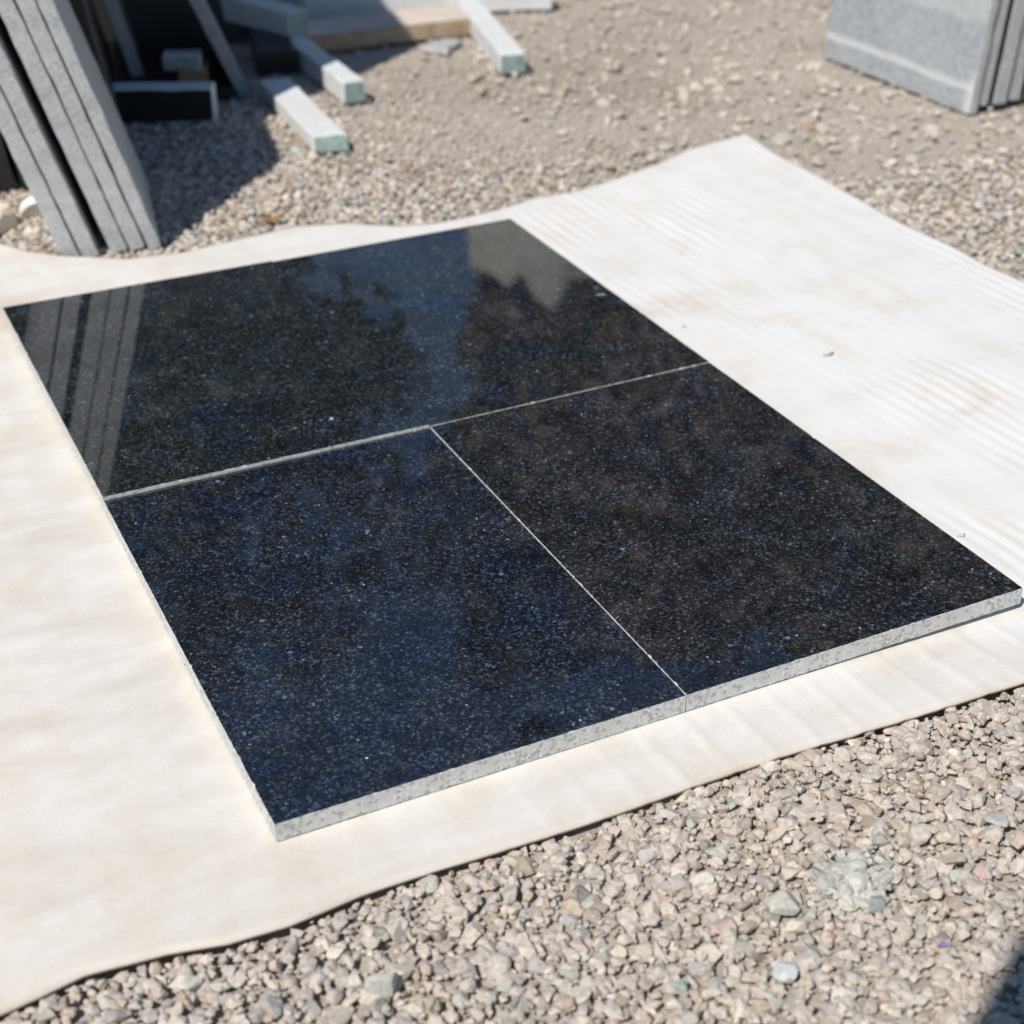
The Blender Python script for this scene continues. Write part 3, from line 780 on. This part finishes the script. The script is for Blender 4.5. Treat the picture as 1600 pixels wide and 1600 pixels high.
def mortar_lump():
    n = 230
    q = rng.normal(size=(n, 2)) * np.array([0.021, 0.0165])
    r2 = (q[:, 0] / 0.042) ** 2 + (q[:, 1] / 0.033) ** 2
    q = q[r2 < 1.1]; r2 = r2[r2 < 1.1]; n = len(q)
    pos = np.c_[q, 0.007 * (1 - r2) + rng.uniform(-0.003, 0.003, n)]
    V, F = stones(pos, rng.gamma(3, 0.0050 / 3, n).clip(0.002, 0.012), ICO2, 8, 0.6)
    pal = np.array([(0.52, 0.51, 0.45), (0.58, 0.565, 0.51), (0.46, 0.455, 0.41), (0.33, 0.335, 0.32), (0.50, 0.45, 0.39)])
    col = np.repeat(pal[rng.choice(5, n, p=[.34, .26, .2, .1, .1])], len(ICO2[0]), 0)
    o = link("mortar_lump", mesh_np("mortar_lump", V, F, M_stone, col), loc=(0.408, -0.247, GZ + 0.002), rot=(0, 0, 0.4))
    tag(o, "crusty pale lump of crumbled mortar lying on the gravel", "mortar lump")
mortar_lump()

def dry_leaf():
    bm = bmesh.new()
    rows = []
    for i in range(9):
        t = i / 8; w = 0.009 * math.sin(math.pi * min(1, t * 0.95 + 0.05)) ** 0.7
        rows.append([bm.verts.new(((t - 0.5) * 0.04, s * w, 0.004 * abs(s) + 0.006 * (t - 0.4) ** 2 * 4 + 0.001 * random.gauss(0, 1))) for s in (-1, -0.5, 0, 0.5, 1)])
    for a, b2 in zip(rows, rows[1:]):
        for i in range(4): bm.faces.new((a[i], a[i + 1], b2[i + 1], b2[i]))
    bmesh.ops.solidify(bm, geom=list(bm.faces), thickness=0.0006)
    o = bm_obj("dried_leaf", bm, M_dried)
    o.location = (0.478, 1.428, GZ + 0.006); o.rotation_euler = (0.15, -0.1, -0.4)
    tag(o, "curled orange dry leaf just behind the far edge of the sheet", "leaf")
dry_leaf()

def bit(name, x, y, z, pts, r, mat, label, cat):
    """thin curled sliver as a tapering tube"""
    bm = bmesh.new(); rings = []
    P = [Vector(p) for p in pts]
    for i, p in enumerate(P):
        t = (P[min(i + 1, len(P) - 1)] - P[max(i - 1, 0)]).normalized()
        s = t.cross(Vector((0, 0, 1))).normalized(); u = s.cross(t)
        rr = r * (0.45 if i in (0, len(P) - 1) else 1)
        rings.append([bm.verts.new(p + (s * math.cos(a) + u * math.sin(a) * 0.6) * rr) for a in [k * math.pi / 3 for k in range(6)]])
    for a, b2 in zip(rings, rings[1:]):
        for i in range(6): bm.faces.new((a[i], a[(i + 1) % 6], b2[(i + 1) % 6], b2[i]))
    bm.faces.new(rings[0]); bm.faces.new(list(reversed(rings[-1])))
    o = bm_obj(name, bm, mat, smooth=True); o.location = (x, y, z)
    tag(o, label, cat)
bit("stone_flake", 0.295, 0.667, 0.0020, [(0, 0, 0), (0.0022, 0.0006, 0.0004), (0.005, 0.0004, 0)], 0.0013, M_chip, "tiny white flake on the far left tile near the joint", "flake")
bit("stone_flake", 0.099, 0.045, 0.0006, [(0, 0, 0), (0.0012, 0.0004, 0.0003), (0.0024, 0, 0)], 0.0011, M_chip, "tiny pale speck of grit on the nearest tile", "flake")
bit("thread", 0.772, 0.862, 0.0025, [(0, 0, 0), (0.004, -0.001, 0.0004), (0.009, -0.0035, 0.0004), (0.014, -0.0055, 0)], 0.0006, M_chip, "short white thread on the far right tile", "thread")
bit("straw_bit", 0.969, 0.583, -0.0165, [(0, 0, 0), (0.006, -0.004, 0.002), (0.012, -0.002, 0.001), (0.02, 0.003, 0)], 0.0016, M_straw, "tan curled sliver lying on the white sheet right of the tiles", "straw")
bit("straw_bit", 0.829, 0.136, -0.0185, [(0, 0, 0), (0.004, -0.003, 0.001), (0.008, -0.003, 0.001), (0.012, 0.001, 0.0005)], 0.0007, M_straw, "thin dark curl on the sheet beside the right tile's edge", "straw")
bit("straw_bit", 0.850, 0.749, -0.0185, [(0, 0, 0), (0.003, 0.002, 0.001), (0.007, 0.004, 0.001)], 0.0008, M_straw, "small dark sliver on the sheet near the middle joint's right end", "straw")
bit("plastic_bit", 0.425, -0.335, GZ + 0.006, [(0, 0, 0), (0.005, -0.001, 0.001), (0.010, -0.003, 0.0)], 0.0025, M_violet, "violet scrap of plastic in the gravel at the lower right corner", "plastic scrap")

# ------------------------------------------------------------------ trees behind the yard (mirrored in the tiles)
def make_tree(x, y, height, crown_r, crown_h, n_leaf, leaf, mat, label, seed, conifer=False):
    r = np.random.default_rng(seed)
    root = bpy.data.objects.new("spruce_tree" if conifer else "broadleaf_tree", None)
    COL.objects.link(root); root.location = (x, y, GZ - 0.01 + float(bank_height(math.hypot(x, y), math.atan2(y, x))) * 0.97)
    tag(root, label, "tree", "trees standing behind the yard")
    bm = bmesh.new()
    def limb(a, b2, r0, r1, seg=6):
        a, b2 = Vector(a), Vector(b2); t = (b2 - a).normalized()
        s = t.cross(Vector((0.3, 0.2, 0.93))).normalized(); u = s.cross(t)
        rs = []
        for q in range(seg + 1):
            f = q / seg; p = a.lerp(b2, f) + Vector(noise.noise_vector(Vector((seed, f * 2, a.z)))) * (b2 - a).length * 0.04 * math.sin(math.pi * f)
            rr = r0 + (r1 - r0) * f
            rs.append([bm.verts.new(p + (s * math.cos(k * math.pi / 4) + u * math.sin(k * math.pi / 4)) * rr) for k in range(8)])
        for A, B in zip(rs, rs[1:]):
            for k in range(8): bm.faces.new((A[k], A[(k + 1) % 8], B[(k + 1) % 8], B[k]))
    limb((0, 0, 0), (r.normal(0, .15), r.normal(0, .15), height * (0.97 if conifer else 0.72)), 0.017 * height, 0.005 * height, 10)
    cz = height - crown_h / 2
    clumps = []
    if conifer:
        for lev in np.linspace(height - crown_h, height * 0.98, 22):
            f = (height - lev) / crown_h
            for a in r.uniform(0, 2 * math.pi, 7):
                L = crown_r * f * r.uniform(.75, 1.1) + 0.1
                tip = (L * math.cos(a), L * math.sin(a), lev - 0.28 * L)
                limb((0, 0, lev), tip, 0.02 + .02 * f, 0.006, 3)
                for q in np.linspace(0.25, 1, 4): clumps.append((tip[0] * q, tip[1] * q, lev - 0.28 * L * q, 0.16 + 0.14 * f))
    else:
        for i in range(26):
            d = r.normal(size=3); d /= np.linalg.norm(d)
            q = r.uniform(0.55, 0.95)
            p = np.array([0, 0, cz]) + d * q * np.array([crown_r, crown_r, crown_h / 2])
            limb((0, 0, min(height * 0.66, max(height * 0.3, p[2] - 0.35 * crown_r))), p, 0.010 * height, 0.002 * height, 4)
            clumps.append((*p, crown_r * r.uniform(0.22, 0.40)))
            for _ in range(2):
                clumps.append((*(p * np.array([.8, .8, 1]) + r.normal(size=3) * crown_r * 0.22), crown_r * r.uniform(0.14, 0.26)))
    tr = bm_obj("trunk", bm, M_bark, root, smooth=True)
    C = np.array(clumps)
    w = C[:, 3] ** 2; idx = r.choice(len(C), n_leaf, p=w / w.sum())
    d = r.normal(size=(n_leaf, 3)); d /= np.linalg.norm(d, axis=1)[:, None]
    c = C[idx, :3] + d * (C[idx, 3] * r.uniform(0.3, 1, n_leaf) ** 0.5)[:, None]
    a = r.normal(size=(n_leaf, 3)); a /= np.linalg.norm(a, axis=1)[:, None]
    b2 = np.cross(a, r.normal(size=(n_leaf, 3))); b2 /= np.linalg.norm(b2, axis=1)[:, None]
    s = (leaf * r.uniform(.6, 1.3, n_leaf))[:, None]
    V = np.stack([c - a * s, c + b2 * s * .5, c + a * s, c - b2 * s * .5], 1).reshape(-1, 3)
    F = np.arange(n_leaf * 4).reshape(-1, 4)
    tone = np.repeat(np.clip(r.normal(.45, .25, n_leaf), 0, 1), 4)
    me = mesh_np("crown", V, F, mat, np.c_[tone, tone, tone], flat=True, cname="leaf_tone")
    link("crown", me, root)
def polar(az, d): return d * math.cos(rad(az)), d * math.sin(rad(az))
T = [  # azimuth, distance, height, crown radius, crown height, leaves, leaf size, material, label, conifer
    (77.5, 11.0, 7.4, 1.15, 6.6, 4200, 0.13, M_leaf, "dark spruce left of the gap in the tree line", True),
    (83.5, 12.5, 8.8, 1.4, 8.0, 5000, 0.14, M_leaf, "tall dark spruce at the left end of the tree line", True),
    (89.5, 11.5, 8.4, 1.4, 7.6, 7000, 0.17, M_leaf, "dark spruce beyond the left end of the tree line", True),
    (74.0, 13.0, 9.3, 1.9, 4.4, 2600, 0.14, M_leaf, "round-headed dark tree overhanging the left of the gap", False),
    (59.6, 15.2, 5.6, 1.9, 3.4, 3600, 0.17, M_leaf, "round-headed dark tree overhanging the right of the gap", False),
    (61.8, 12.7, 2.6, 0.8, 3.2, 3600, 0.13, M_leaf_brown, "low brown bushy tree at the left end of the spoil bank", False),
    (58.6, 12.8, 3.6, 1.2, 4.3, 4600, 0.14, M_leaf_brown, "brown-leaved tree second from the left on the spoil bank", False),
    (55.0, 12.9, 4.0, 1.5, 4.7, 4800, 0.14, M_leaf_brown, "brown-leaved tree in the middle of the spoil bank", False),
    (51.0, 13.3, 5.2, 1.8, 5.6, 5000, 0.15, M_leaf_brown, "taller brown-leaved tree right of the middle of the spoil bank", False),
    (47.0, 13.6, 5.2, 1.8, 5.6, 5000, 0.15, M_leaf_brown, "brown-leaved tree second from the right on the spoil bank", False),
    (42.5, 14.5, 4.6, 1.6, 3.9, 4200, 0.16, M_leaf, "low dark tree at the right end of the spoil bank", False),
    (56.0, 17.5, 6.8, 2.2, 5.4, 4800, 0.18, M_leaf, "dark tree rising behind the brown trees on the bank", False),
]
for i, (az, d, h, cr, ch, nl, lf, mt, lb, con) in enumerate(T):
    px, py = polar(az, d)
    make_tree(px, py, h, cr, ch, nl, lf, mt, lb, 300 + i, con)
